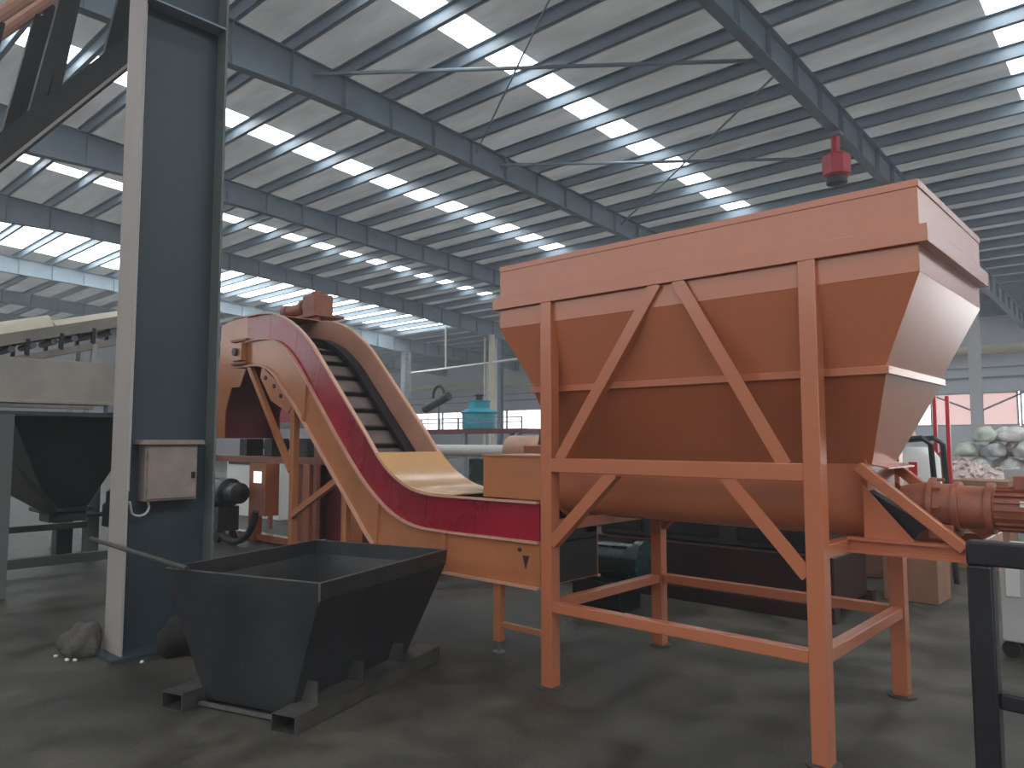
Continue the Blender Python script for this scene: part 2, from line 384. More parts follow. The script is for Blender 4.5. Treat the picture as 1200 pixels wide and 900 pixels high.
c4 = column(-41.0, 33.9, .5, .5, roof_z(33.9)-depth(33.9)-.005, 'distant pale column with ladder rungs up its side', None, ('pale_col', 'pale_col', 'pale_col'))
for k in range(22): put('rung', MB().cyl((-40.72, 33.5, .5+.34*k), (-40.72, 34.0, .5+.34*k), .03, n=6), 'bluegrey', c4)

# junction box on the column
jx = CX+.01
j = thing('junction_box', 'dusty grey junction box with faded red marks on the column web', 'electrical box', (jx, 2.52, 1.13))
put('body', MB().box(jx, jx+.13, 2.315, 2.715, 1.135, 1.565), 'box_grey', j, bevel=.004)
put('door', MB().box(jx+.13, jx+.142, 2.33, 2.70, 1.15, 1.545), 'box_grey', j, bevel=.004)
put('rain_hood', MB().prism([(2.27, 1.565), (2.76, 1.565), (2.745, 1.60), (2.285, 1.60)], 'X', jx, jx+.17), 'box_grey', j, bevel=.003)
for z in (1.21, 1.48): put('hinge', MB().cyl((jx+.14, 2.332, z-.02), (jx+.14, 2.332, z+.02), .008, n=8), 'edge', j)
put('latch', MB().box(jx+.142, jx+.155, 2.665, 2.69, 1.30, 1.35), 'black', j)
put('cable_loop', MB().tube([(jx+.07, 2.37, 1.135)] + [(jx+.07, 2.31+.07*math.cos(a), 1.09+.065*math.sin(a)) for a in [0, -.5, -1, -1.5, -2, -2.5]] + [(jx+.10, 2.225, 1.14)], .009, 8), 'lightgrey', j)

# rubble at the column foot
def lump(name, c, r, seed, label, cat, mat='lump', group=None, amp=.28, sub=3, flat=True):
    rr = random.Random(seed); bm = bmesh.new(); bmesh.ops.create_icosphere(bm, subdivisions=sub, radius=1)
    ph = [(rr.uniform(1.5, 4), Vector((rr.gauss(0, 1), rr.gauss(0, 1), rr.gauss(0, 1))).normalized(), rr.uniform(0, 6)) for _ in range(9)]
    for v in bm.verts:
        d = v.co.normalized(); k = 1 + amp*sum(math.sin(f*d.dot(u)*2+p) for f, u, p in ph)/4
        v.co = Vector((d.x*r[0]*k, d.y*r[1]*k, max(-r[2]*.55 if flat else -9, d.z*r[2]*k)))
    me = bpy.data.meshes.new(name); bm.to_mesh(me); bm.free()
    zmin = min(v.co.z for v in me.vertices)
    for p in me.polygons: p.use_smooth = True
    me.materials.append(M[mat])
    o = bpy.data.objects.new(name, me); COL.objects.link(o); o.location = (c[0], c[1], c[2]-zmin)
    return tags(o, label, cat, group)
lump('concrete_lump', (-6.22, 2.06, 0), (.15, .13, .15), 3, 'broken grey concrete lump against the outer flange of the column', 'rubble')
lump('concrete_lump', (-5.66, 2.62, 0), (.12, .24, .22), 5, 'dark lump standing in for the torn gap between the flanges at the column foot', 'rubble', mat='lump_dark')
for i, (x, y) in enumerate([(-6.28, 1.90), (-6.11, 1.92), (-6.06, 1.96), (-5.66, 2.27)]):
    lump('pebble', (x, y, 0), (.020, .016, .013), 20+i, 'small white chip of rubble on the floor by the column', 'pebble', mat='white', group='white chips at the column foot', sub=1)

# ================================================================== FEED HOPPER
hop = thing('feed_hopper', 'large orange steel feed hopper on a braced four-leg frame', 'hopper', (-2.27, 4.5, 0))
YF, YB = 3.79, 5.23
def hp(name, mb, mat='orange', bevel=.004, parent=None, **k): return put(name, mb, mat, parent or hop, bevel=bevel, **k)
hp('rim_box', MB().shell((-3.56, -.883, YF+.004, 5.175), 2.82, (-3.56, -.883, YF+.004, 5.175), 2.56, .008), bevel=.002)
lip = MB()
for (a, b, c, d) in ((-3.565, -.878, YF, YF+.03), (-3.565, -.878, 5.15, 5.18), (-3.565, -3.535, YF+.03, 5.15), (-.908, -.878, YF+.03, 5.15)): lip.box(a, b, c, d, 2.785, 2.822)
hp('rim_lip', lip, bevel=.002)
fl = MB()
for (a, b, c, d) in ((-3.632, -.848, YF, YF+.05), (-3.632, -.848, 5.17, 5.215), (-3.632, -3.55, YF+.05, 5.17), (-.90, -.848, YF+.05, 5.17)): fl.box(a, b, c, d, 2.52, 2.605)
hp('rim_flange', fl, bevel=.002)
hp('band', MB().shell((-3.59, -.893, 3.82, 5.18), 2.53, (-3.59, -.893, 3.82, 5.18), 2.386))
hp('upper_cone', MB().shell((-3.59, -.893, 3.82, 5.18), 2.386, (-3.37, -1.09, 3.945, 5.055), 1.965), bevel=0)
lg = MB()
for (a, b, c, d) in ((-3.39, -1.072, 3.925, 3.96), (-3.39, -1.072, 5.04, 5.075), (-3.39, -3.35, 3.96, 5.04), (-1.11, -1.072, 3.96, 5.04)): lg.box(a, b, c, d, 1.925, 1.965)
hp('ledge', lg, bevel=.002)
hp('lower_cone', MB().shell((-3.37, -1.09, 3.945, 5.055), 1.93, (-3.40, -1.27, 4.28, 4.72), 1.47), bevel=0)
u = [(4.28, 1.475), (4.28, 1.27)] + [(4.5+.22*math.cos(a), 1.27+.22*math.sin(a)) for a in [PI+PI*k/16 for k in range(1, 16)]] + [(4.72, 1.27), (4.72, 1.475)]
hp('screw_trough', MB().prism(u, 'X', -3.45, -1.30), bevel=0)
ue = [(4.5+(y-4.5)*1.13, 1.27+(z-1.27)*1.13) for y, z in u]
hp('end_plate', MB().prism(ue, 'X', -3.462, -3.45), bevel=0); hp('end_plate', MB().prism(ue, 'X', -1.30, -1.288), bevel=0)
hp('cover_plate', MB().add([(-1.288, 4.25, 1.475), (-1.18, 4.25, 1.455), (-1.18, 4.75, 1.455), (-1.288, 4.75, 1.475), (-1.288, 4.25, 1.467), (-1.18, 4.25, 1.447), (-1.18, 4.75, 1.447), (-1.288, 4.75, 1.467)],
    [(0,1,2,3), (7,6,5,4), (0,4,5,1), (1,5,6,2), (2,6,7,3), (3,7,4,0)]), bevel=0)
LEGS = [(-3.19, -3.10, YF, YF+.09), (-1.455, -1.365, YF, YF+.09), (-3.19, -3.10, YB-.09, YB), (-1.455, -1.365, YB-.09, YB)]
for (a, b, c, d) in LEGS:
    l_ = hp('leg', MB().box(a, b, c, d, .012, 2.52))
    hp('base_plate', MB().cyl(((a+b)/2, (c+d)/2, 0), ((a+b)/2, (c+d)/2, .012), .085, n=20), 'tube_steel', bevel=0, parent=l_)
for z0, z1 in ((.49, .555), (1.39, 1.48)):
    hp('cross_bar', MB().box(-3.10, -1.455, YF+.002, YF+.07, z0, z1)); hp('cross_bar', MB().box(-3.10, -1.455, YB-.07, YB-.002, z0, z1))
for x in (-3.145, -1.41):
    hp('side_bar', MB().box(x-.035, x+.035, YF+.09, YB-.09, .49, .555))
    hp('side_bar', MB().box(x-.035, x+.035, YF+.09, YB-.09, 1.0, 1.07))
def diag(x0, z0, x1, z1, yf, s=1):
    # angle iron: flat face plus a leg turned inwards along one edge
    m = MB().beam((x0, yf+.004*s, z0), (x1, yf+.004*s, z1), .008, .075, up=(0, 0, 1))
    d = Vector((x1-x0, 0, z1-z0)).normalized(); n = Vector((-d.z, 0, d.x))
    if n.z > 0: n = -n
    o = n*.034
    m.beam((x0+o.x, yf+.034*s, z0+o.z), (x1+o.x, yf+.034*s, z1+o.z), .06, .008, up=n)
    return m
for yf, s in ((YF+.006, 1), (YB-.006, -1)):
    for a in ((-3.04, 1.47, -2.30, 2.53), (-1.55, 1.47, -2.16, 2.53), (-2.62, 1.40, -3.11, .93), (-1.88, 1.40, -1.45, .92)):
        hp('diagonal_brace', diag(*a, yf, s), bevel=0)
# bracket and gear motor at the end of the screw
for y in (4.20, 4.80):
    hp('bracket_beam', MB().box(-1.375, -.80, y-.03, y+.03, 1.005, 1.02).box(-1.375, -.80, y-.03, y+.03, 1.07, 1.085).box(-1.375, -.80, y-.008, y+.008, 1.02, 1.07), bevel=0)
    hp('bracket_brace', MB().beam((-1.31, y-.02, 1.46), (-.83, y-.02, 1.07), .05, .055, up=(0, 0, 1)))
    hp('gusset_plate', MB().prism([(-1.30, 1.085), (-1.30, 1.36), (-1.06, 1.085)], 'Y', y+.012, y+.02), bevel=0)
hp('inspection_opening', MB().add([(-1.29, 4.26, 1.33), (-1.02, 4.26, 1.17), (-1.07, 4.26, 1.09), (-1.12, 4.26, 1.09), (-1.29, 4.36, 1.33), (-1.02, 4.36, 1.17), (-1.07, 4.36, 1.09), (-1.12, 4.36, 1.09)],
    [(0,1,2,3), (7,6,5,4), (0,4,5,1), (1,5,6,2), (2,6,7,3), (3,7,4,0)]), 'black', bevel=0, label='black slanted guard plate')
hp('bracket_end_plate', MB().box(-.80, -.785, 4.12, 4.88, .99, 1.10))
gm = hp('gear_unit', MB().lathe((-1.26, 4.5, 1.25), (1, 0, 0), [(0, .05), (.08, .05), (.08, .10), (.14, .115), (.22, .125), (.22, .15), (.245, .15), (.245, .118), (.33, .118), (.33, .132), (.36, .132), (.36, .112), (.48, .11)], 24), 'brown', bevel=0)
for k in range(8):
    q = 2*PI*k/8; hp('bolt', MB().cyl((-1.01, 4.5+.138*math.cos(q), 1.25+.138*math.sin(q)), (-.975, 4.5+.138*math.cos(q), 1.25+.138*math.sin(q)), .009, n=6), 'brown', bevel=0, parent=gm)
hp('gear_foot', MB().box(-1.04, -.92, 4.38, 4.62, 1.085, 1.16), 'brown', parent=gm)
em = hp('drive_motor', MB().lathe((-.78, 4.5, 1.25), (1, 0, 0), [(0, .132), (.03, .132), (.03, .10), (.42, .10), (.42, .112), (.50, .112), (.53, .07)], 24), 'brown', bevel=0)
for k in range(18):
    q = 2*PI*k/18; hp('cooling_fin', MB().beam((-.74, 4.5+.105*math.cos(q), 1.25+.105*math.sin(q)), (-.37, 4.5+.105*math.cos(q), 1.25+.105*math.sin(q)), .005, .02, up=(0, math.cos(q), math.sin(q))), 'brown', bevel=0, parent=em)
hp('terminal_box', MB().box(-.66, -.54, 4.44, 4.56, 1.35, 1.42), 'brown', parent=em)
hp('name_plate', MB().box(-.63, -.57, 4.393, 4.397, 1.27, 1.30), 'white', bevel=0, parent=em)

# ================================================================== CHAIN CONVEYOR
con = thing('chain_conveyor', 'orange and crimson swan-neck chain conveyor rising behind the black bin', 'conveyor', (-5.6, 4.5, 0))
def cp(name, mb, mat='orange_conveyor', parent=None, bevel=0, **k): return put(name, mb, mat, parent or con, bevel=bevel, **k)
YN, YR = 4.15, 4.85
N = 61
U = spline([(-7.80, 2.985), (-7.45, 2.98), (-7.15, 2.935), (-6.83, 2.81), (-6.5, 2.59), (-6.2, 2.30), (-5.9, 2.0), (-5.56, 1.66), (-5.37, 1.46), (-5.19, 1.315), (-4.95, 1.20), (-4.73, 1.155), (-4.45, 1.145), (-3.95, 1.145), (-3.5, 1.145)], N)
Lc = spline([(-7.80, 2.70), (-7.45, 2.70), (-7.2, 2.665), (-7.0, 2.58), (-6.80, 2.44), (-6.54, 2.18), (-6.25, 1.88), (-5.96, 1.58), (-5.62, 1.26), (-5.36, 1.07), (-5.12, .945), (-4.84, .875), (-4.45, .86), (-3.95, .86), (-3.5, .86)], N)
Bt = spline([(-7.80, 2.42), (-7.58, 2.42), (-7.36, 2.385), (-7.16, 2.28), (-7.0, 2.14), (-6.76, 1.94), (-6.5, 1.69), (-6.21, 1.41), (-5.81, 1.03), (-5.5, .73), (-5.3, .60), (-5.05, .545), (-4.42, .535), (-3.95, .535), (-3.5, .535)], N)
cuts = [0, 6, 13, 20, 27, 33, 39, 45, 52, 60]
for a, b in zip(cuts, cuts[1:]):
    A = U[a:b+1]; B = Lc[a:b+1]
    def gap(P):
        P = [p.copy() for p in P]; P[0] = P[0].lerp(P[1], .03); P[-1] = P[-1].lerp(P[-2], .03); return P
    cp('side_panel', MB().ribbon(gap(A), gap(B), YN, YN+.012), 'crimson', label='crimson side panel')
    cp('side_panel', MB().ribbon(gap(A), gap(B), YR, YR+.012), 'inner')
for a, b in zip([0, 17, 37, 48], [17, 37, 48, 60]):
    cp('lower_panel', MB().ribbon(Lc[a:b+1], Bt[a:b+1], YN, YN+.012))
    cp('lower_panel', MB().ribbon(Lc[a:b+1], Bt[a:b+1], YR, YR+.012))
for i in (17, 37, 48):
    p, q = Lc[i], Bt[i]
    cp('joint_flange', MB().beam((p.x, YN-.012, p.y), (q.x, YN-.012, q.y), .035, .03, up=(0, 1, 0)))
def offs(P, d):
    out = []
    for i, p in enumerate(P):
        t = (P[min(i+1, len(P)-1)]-P[max(i-1, 0)]).normalized(); out.append(p + Vector((-t.y, t.x))*d)
    return out
for P, nm in ((U, 'top_edge'), (Lc, 'middle_edge'), (Bt, 'bottom_edge')):
    cp(nm, MB().ribbon(offs(P, .008), offs(P, -.008), YN-.035, YN+.002), 'tan')
    if P is not Lc: cp(nm, MB().ribbon(offs(P, .008), offs(P, -.008), YR+.010, YR+.045), 'tan')
bel = offs(U, -.27)
cp('pan', MB().ribbon(offs(U, -.30), offs(U, -.31), YN+.012, YR), 'belt')
cp('bottom_plate', MB().ribbon(offs(Bt, .012), offs(Bt, .004), YN+.012, YR), 'orange_conveyor')
s0 = spline([tuple(p) for p in offs(U, -.28)], 200)
for k in range(6, 160, 10):
    p = s0[k]; d = (s0[k+1]-s0[k-1]).normalized(); n = Vector((-d.y, d.x))
    cp('flight_bar', MB().beam((p.x, YN+.02, p.y), (p.x, YR-.10, p.y), .02, .06, up=(n.x, 0, n.y)), 'black')
for ya, yb in ((YR-.13, YR-.01), (YN+.02, YN+.06)):
    ch = offs(U, -.21); cp('chain_guide', MB().ribbon(ch, offs(ch, -.05), ya, yb), 'black')
# glossy cover over the lower bend
i0 = next(i for i, p in enumerate(U) if p.x > -5.44); i1 = next(i for i, p in enumerate(U) if p.x > -4.44)
cp('bend_cover', MB().ribbon(offs(U[i0:i1+1], .016), offs(U[i0:i1+1], .009), YN-.03, YR+.04), 'orange_sheen', label='glossy orange bent cover sheet')
# inlet box from the screw to the conveyor
cp('inlet_box', MB().shell((-4.18, -3.47, 4.26, 4.80), 1.15, (-4.18, -3.47, 4.26, 4.80), 1.47, .008), bevel=.003)
cp('inlet_lid', MB().box(-4.19, -3.47, 4.25, 4.81, 1.47, 1.485), bevel=.003)
# head and discharge hood
cp('head_side', MB().prism([(-8.10, 2.99), (-7.80, 2.985), (-7.80, 2.42), (-8.10, 2.42)], 'Y', YN, YN+.012))
cp('head_side', MB().prism([(-8.10, 2.99), (-7.80, 2.985), (-7.80, 2.42), (-8.10, 2.42)], 'Y', YR, YR+.012))
cp('head_cover', MB().prism([(-8.12, 3.004), (-7.80, 3.0), (-7.45, 2.995), (-7.45, 2.985), (-7.80, 2.99), (-8.12, 2.994)], 'Y', YN-.02, YR+.03))
hood = [(-8.42, 2.95), (-8.10, 2.98), (-8.08, 2.42), (-7.82, 2.40), (-7.95, 2.20), (-8.14, 2.20), (-8.28, 1.93), (-8.28, 1.62), (-8.50, 1.62)]
cp('discharge_hood', MB().prism(hood, 'Y', YN, YN+.012))
cp('discharge_hood', MB().prism(hood, 'Y', YR, YR+.012), 'maroon')  # far plate in maroon to paint in the shadow inside the hood
cp('hood_end', MB().prism([(-8.42, 2.95), (-8.10, 2.98), (-8.10, 2.97), (-8.41, 2.94), (-8.49, 1.62), (-8.50, 1.62)], 'Y', YN+.012, YR), 'maroon')  # end plate darkened to maroon as well, shade of the hood interior
bb = cp('bearing_block', MB().box(-8.02, -7.80, YN-.07, YN, 2.49, 2.69), bevel=.006)
cp('shaft_end', MB().cyl((-7.92, YN-.10, 2.59), (-7.92, YN, 2.59), .045, n=16), 'tube_steel', parent=bb)
for z in (2.45, 2.71): cp('tension_bar', MB().box(-8.08, -7.74, YN-.05, YN, z, z+.025), 'brown', parent=bb)
cp('access_plate', MB().prism([(-7.45, 2.40), (-7.05, 2.17), (-6.82, 1.95), (-6.90, 1.88), (-7.25, 2.02), (-7.48, 2.28)], 'Y', YN-.01, YN+.005), bevel=.003)
for x, z in ((-7.36, 2.27), (-7.18, 2.17), (-7.04, 2.06)): cp('slot_hole', MB().cyl((x, YN-.02, z), (x, YN-.008, z), .025, n=10), 'black')
md = cp('head_motor', MB().lathe((-8.50, 5.02, 3.22), (1, 0, 0), [(0, .05), (.03, .085), (.12, .085), (.12, .075), (.45, .075), (.45, .11), (.52, .11), (.52, .09), (.62, .09)], 20), 'brown')
cp('head_gearbox', MB().box(-7.90, -7.62, 4.90, 5.16, 3.08, 3.35).box(-7.82, -7.70, 4.96, 5.10, 3.35, 3.40), 'brown', parent=md, bevel=.02)
cp('motor_shelf', MB().box(-8.45, -7.45, 4.80, 5.20, 3.05, 3.08).box(-8.30, -7.50, 4.86, 4.90, 2.60, 3.05), 'brown', parent=md)
# legs and braces
for y in (YN+.03, YR-.03):
    cp('leg', MB().box(-6.86, -6.79, y-.035, y+.035, 0, 1.98), bevel=.004)
    cp('leg', MB().box(-5.93, -5.87, y-.03, y+.03, 0, 1.08), bevel=.004)
    cp('brace', MB().beam((-7.76, y-.02, 2.44), (-6.84, y-.02, 1.28), .05, .06))
    cp('brace', MB().beam((-6.80, y-.02, .84), (-6.02, y-.02, 1.22), .05, .06))
    l_ = cp('leg', MB().box(-3.965, -3.895, y-.03, y+.03, .09, .54), bevel=.004)
    cp('levelling_foot', MB().cyl((-3.93, y, 0), (-3.93, y, .015), .05, n=14).cyl((-3.93, y, .015), (-3.93, y, .09), .012, n=8), 'edge', parent=l_)
    cp('brace', MB().box(-3.895, -3.50, y-.02, y+.02, .20, .235))
put('tail_plate', MB().box(-3.505, -3.50, YN+.012, YR, .545, 1.14), 'charcoal', con)
put('arrow_mark', MB().prism([(-3.665, .755), (-3.60, .755), (-3.635, .655)], 'Y', YN-.002, YN), 'charcoal', con)
put('arrow_mark', MB().prism([(-3.72, .80), (-3.68, .81), (-3.67, .785), (-3.70, .775)], 'Y', YN-.002, YN), 'charcoal', con)

# ================================================================== BLACK BIN
bl = thing('steel_bin', 'black open-topped tapered steel bin on two fork tubes', 'bin', (-4.3, 2.85, 0))
ang = math.radians(17.5); ux = Vector((math.cos(ang), math.sin(ang), 0)); vx = Vector((-math.sin(ang), math.cos(ang), 0))
org = Vector((-3.63, 2.40, 0))        # rim corner seen in front, rim runs -u and +v from here
def L(u_, v_, z): return org + ux*u_ + vx*v_ + Vector((0, 0, z))
W, D = 1.20, 1.42
def bp_(name, mb, mat='blacksteel', parent=None, bevel=0): return put(name, mb, mat, parent or bl, bevel=bevel)
ZT, ZB, ZS = .80, .03, .70
def quad(a, b, c, d, t):
    a, b, c, d = map(Vector, (a, b, c, d)); n = (b-a).cross(d-a).normalized()*t
    return MB().add([a, b, c, d, a+n, b+n, c+n, d+n], [(0,1,2,3), (7,6,5,4), (0,4,5,1), (1,5,6,2), (2,6,7,3), (3,7,4,0)])
top = [(0, 0), (-W, 0), (-W, D), (0, D)]
skt = [(-.01, .01), (-W+.01, .01), (-W+.01, D-.01), (-.01, D-.01)]
bot = [(-.245, .08), (-W+.295, .08), (-W+.295, D-.20), (-.245, D-.20)]
for i in range(4):
    k = (i+1) % 4
    w_ = bp_('wall_panel', quad(L(*top[i], ZT), L(*top[k], ZT), L(*skt[k], ZS), L(*skt[i], ZS), .006))
    bp_('wall_panel', quad(L(*skt[i], ZS), L(*skt[k], ZS), L(*bot[k], ZB), L(*bot[i], ZB), .006))
    bp_('rim_edge', MB().beam(L(*top[i], ZT+.003), L(*top[k], ZT+.003), .008, .006), 'edge')
bp_('bottom_plate', quad(L(*bot[0], ZB), L(*bot[1], ZB), L(*bot[2], ZB), L(*bot[3], ZB), .006))
bp_('corner_weld', MB().beam(L(0, 0, ZT), L(-.01, .01, ZS), .012, .012).beam(L(-.01, .01, ZS), L(-.08, .05, ZS-.02), .01, .012), 'edge')
for u_ in (-.15, -W+.20):
    t_ = MB()
    w2, hh, th = .085, .10, .006
    a, b = L(u_, -.10, 0), L(u_, D+.02, 0)
    for (du, dz, ww, h_) in ((0, th/2, 2*w2, th), (0, hh-th/2, 2*w2, th), (-w2+th/2, hh/2, th, hh), (w2-th/2, hh/2, th, hh)):
        t_.beam(a+ux*du+Vector((0, 0, dz)), b+ux*du+Vector((0, 0, dz)), ww, h_)
    tb = bp_('fork_tube', t_, 'tube_steel')
    s_ = 1 if u_ > -.5 else -1
    for v_ in (.12, .55, 1.0):
        bp_('lug_plate', MB().beam(L(u_-s_*.01, v_, .10), L(u_-s_*.01, v_, .22), .13, .008, up=vx), 'tube_steel', parent=tb)
bp_('front_strip', MB().beam(L(-.24, .02, .02), L(-W+.30, .02, .02), .02, .02), 'edge')
rod = MB().cyl((-5.95, 1.995, .884), (-4.52, 2.055, .826), .016, n=10)
tags(put('steel_rod', rod, 'tube_steel'), 'thin steel rod resting on the corner of the black bin', 'rod')

# ================================================================== BLACK FRAME, right foreground
bf = thing('machine_stand', 'black square-tube steel stand standing before the hopper motor', 'stand', (-.3, 3.4, 0))
FY = 3.30
def bfp(name, mb, mat='black', **k): return put(name, mb, mat, bf, bevel=.008, **k)
for x in (-.655, .55):
    for y in (FY, FY+.75):
        if x < 0 and y > FY: continue
        bfp('post', MB().box(x, x+.085, y, y+.085, 0, 1.125))
bfp('top_bar', MB().box(-.655, .635, FY, FY+.085, 1.125, 1.215))
bfp('top_bar', MB().box(.55, .635, FY+.085, FY+.835, 1.125, 1.21))
bfp('lower_bar', MB().box(-.57, .55, FY+.02, FY+.065, .60, .66))
bfp('hose', MB().tube([(-.45, FY+.05, 1.125), (-.42, FY+.05, 1.07), (-.36, FY+.05, 1.05), (-.26, FY+.05, 1.10)], .012, 8), 'rubber')
wbx = thing('grey_cabinet', 'small pale grey cabinet on castors behind the black frame', 'cabinet', (-.55, 6.6, 0))
put('body', MB().box(-1.10, -.55, 6.6, 7.1, .12, .80), 'lightgrey', wbx, bevel=.01)
put('side_panel', MB().box(-1.06, -.97, 6.592, 6.6, .45, .77), 'white', wbx, bevel=.003)
for x in (-1.05, -.62):
    for y in (6.66, 7.04):
        put('castor', MB().cyl((x, y-.02, .06), (x, y+.02, .06), .06, n=14), 'rubber', wbx)

# ================================================================== LEFT: dosing machine, belt conveyor, inclined gallery
dm = thing('dosing_machine', 'grey steel dosing machine with a dark hopper between its legs', 'machine', (-9.6, 2.6, 0))
def dp(name, mb, mat='olive', bevel=.004, parent=None): return put(name, mb, mat, parent or dm, bevel=bevel)
dp('top_beam', MB().box(-9.15, -9.0, .6, 3.7, 2.02, 2.46), 'grey_beam'); dp('top_beam', MB().box(-11.3, -11.15, .6, 3.7, 2.02, 2.46), 'grey_beam')
dp('beam_flange', MB().box(-9.2, -8.93, .6, 3.7, 1.985, 2.02), 'grey_beam')
dp('channel', MB().box(-9.1, -8.95, .6, 3.7, 1.86, 1.90))
for y in (2.0, 3.15): dp('bolt_block', MB().box(-9.06, -8.92, y-.04, y+.04, 1.90, 1.985), 'bluegrey')
for x in (-8.95, -11.15):
    for y in (2.06, 3.66): dp('leg', MB().box(x-.13, x+.07, y, y+.15, 0, 1.86), 'leg_grey')
dp('leg', MB().box(-9.08, -8.88, .62, .77, 0, 1.86), 'leg_grey')
dp('hopper_shell', MB().shell((-11.05, -9.15, 2.25, 3.62), 1.86, (-10.42, -10.05, 2.90, 3.30), .78, .01), 'charcoal', bevel=0)
dp('hopper_spout', MB().box(-10.42, -10.05, 2.90, 3.30, .62, .78), 'charcoal')
dp('spout_flange', MB().box(-10.48, -9.99, 2.80, 3.36, .74, .79), 'charcoal')
dp('post', MB().box(-11.70, -11.50, 3.42, 3.62, 0, .95), 'charcoal')
dp('gusset', MB().add([(-9.0, 2.21, 1.42), (-9.0, 2.21, 1.05), (-9.8, 2.84, .72), (-9.85, 2.95, .80), (-9.04, 2.21, 1.42), (-9.04, 2.21, 1.05), (-9.84, 2.84, .72), (-9.89, 2.95, .80)],
    [(0,1,2,3), (7,6,5,4), (0,4,5,1), (1,5,6,2), (2,6,7,3), (3,7,4,0)]), 'olive', bevel=0)
dp('rail', MB().box(-8.98, -8.88, 2.21, 3.66, .29, .385)); dp('rail', MB().box(-11.18, -11.08, 2.10, 3.66, .42, .50))
vm = thing('vibrator_motor', 'small black motor on a stand between the dosing machine and the column', 'motor', (-11.0, 3.95, 0))
put('body', MB().lathe((-10.95, 3.95, .42), (0, 0, 1), [(0, .10), (.02, .15), (.30, .15), (.34, .11), (.48, .11), (.52, .06)], 18), 'black', vm)
put('stand', MB().box(-11.0, -10.9, 3.90, 4.0, 0, .42), 'black', vm, bevel=.004)
put('crank', MB().cyl((-10.95, 3.60, .60), (-10.95, 3.82, .60), .03, n=10), 'black', vm)

bc = thing('belt_conveyor', 'cream covered belt conveyor climbing above the grey machine beam', 'conveyor', (-12.0, 3.3, 0))
def bz(y): return 2.60 + (y-2.5)*.29
def bpp(name, mb, mat='lightgrey', bevel=0, parent=None): return put(name, mb, mat, parent or bc, bevel=bevel)
yl, yh = 1.2, 4.75
for x in (-11.95, -12.65):
    bpp('side_frame', MB().beam((x, yl, bz(yl)+.28), (x, yh, bz(yh)+.28), .05, .16), 'grey_beam')
    bpp('lower_chord', MB().beam((x, yl, bz(yl)-.02), (x, yh, bz(yh)-.02), .05, .09), 'grey_beam')
    for k in range(9):
        y = yl+.2+.42*k; bpp('strut', MB().box(x-.03, x+.03, y-.025, y+.025, bz(y), bz(y)+.24), 'black')
bpp('belt', MB().beam((-12.3, yl, bz(yl)+.30), (-12.3, yh, bz(yh)+.30), .66, .02), 'rubber')
for k in range(14):
    y = yl+.15+.26*k; bpp('idler_roller', MB().cyl((-12.6, y, bz(y)+.14), (-12.0, y, bz(y)+.14), .045, n=10), 'edge')
def arc(x0, x1, y, z, hh, n=9): return [(x0+(x1-x0)*k/(n-1), y, z+hh*math.sin(PI*k/(n-1))) for k in range(n)]
for (ya, yb, hh) in ((yl, 3.40, .20), (3.43, 4.55, .11)):
    A = arc(-12.62, -11.95, ya, bz(ya)+.36, hh); B = arc(-12.62, -11.95, yb, bz(yb)+.36, hh); n = len(A)
    m = MB().add(A + B, [(i, i+1, n+i+1, n+i) for i in range(n-1)] + [tuple(range(n)), tuple(range(2*n-1, n-1, -1))])
    bpp('cover', m, 'cream')
for x in (-11.95, -12.65):
    bpp('leg', MB().beam((x, 3.95, bz(3.95)), (x, 3.70, 0), .06, .06, up=(1, 0, 0)), 'lightgrey')
    bpp('leg', MB().beam((x, 1.6, bz(1.6)), (x, 1.6, 0), .06, .06, up=(0, 1, 0)), 'lightgrey')

ig = thing('inclined_gallery', 'dark steel lattice gallery slanting up past the top of the column', 'gallery', (-9.5, -1.5, 0))
def gz(y): return 4.55 + (y-1.97)*1.30
for x in (-9.0, -10.1):
    put('lower_chord', MB().beam((x, -1.52, gz(-1.52)+.02), (x, 4.4, gz(4.4)), .16, .26), 'charcoal', ig)
    put('chord_flange', MB().beam((x, -1.42, gz(-1.42)-.16), (x, 4.4, gz(4.4)-.16), .20, .03), 'flange', ig)
    put('upper_chord', MB().cyl((x, -1.5, gz(-1.5)+1.55), (x, 4.0, gz(4.0)+1.55), .07, n=10), 'inner', ig)
    for y in (-.4, .6, 1.5, 2.25, 3.3):
        put('lattice_post', MB().beam((x, y, gz(y)), (x, y+.32, gz(y)+1.62+.2), .12, .10, up=(1, 0, 0)), 'charcoal', ig)
        put('lattice_post', MB().beam((x, y+.17, gz(y+.17)), (x, y+.42, gz(y+.17)+1.80), .10, .08, up=(1, 0, 0)), 'charcoal', ig)
put('walkway', MB().add([(-10.1, -1.4, gz(-1.4)+.15), (-9.0, -1.4, gz(-1.4)+.15), (-9.0, 2.05, gz(2.05)+.15), (-10.1, 2.05, gz(2.05)+.15), (-10.1, -1.4, gz(-1.4)+.19), (-9.0, -1.4, gz(-1.4)+.19), (-9.0, 2.05, gz(2.05)+.19), (-10.1, 2.05, gz(2.05)+.19)],
    [(0,1,2,3), (7,6,5,4), (0,4,5,1), (1,5,6,2), (2,6,7,3), (3,7,4,0)]), 'charcoal', ig)

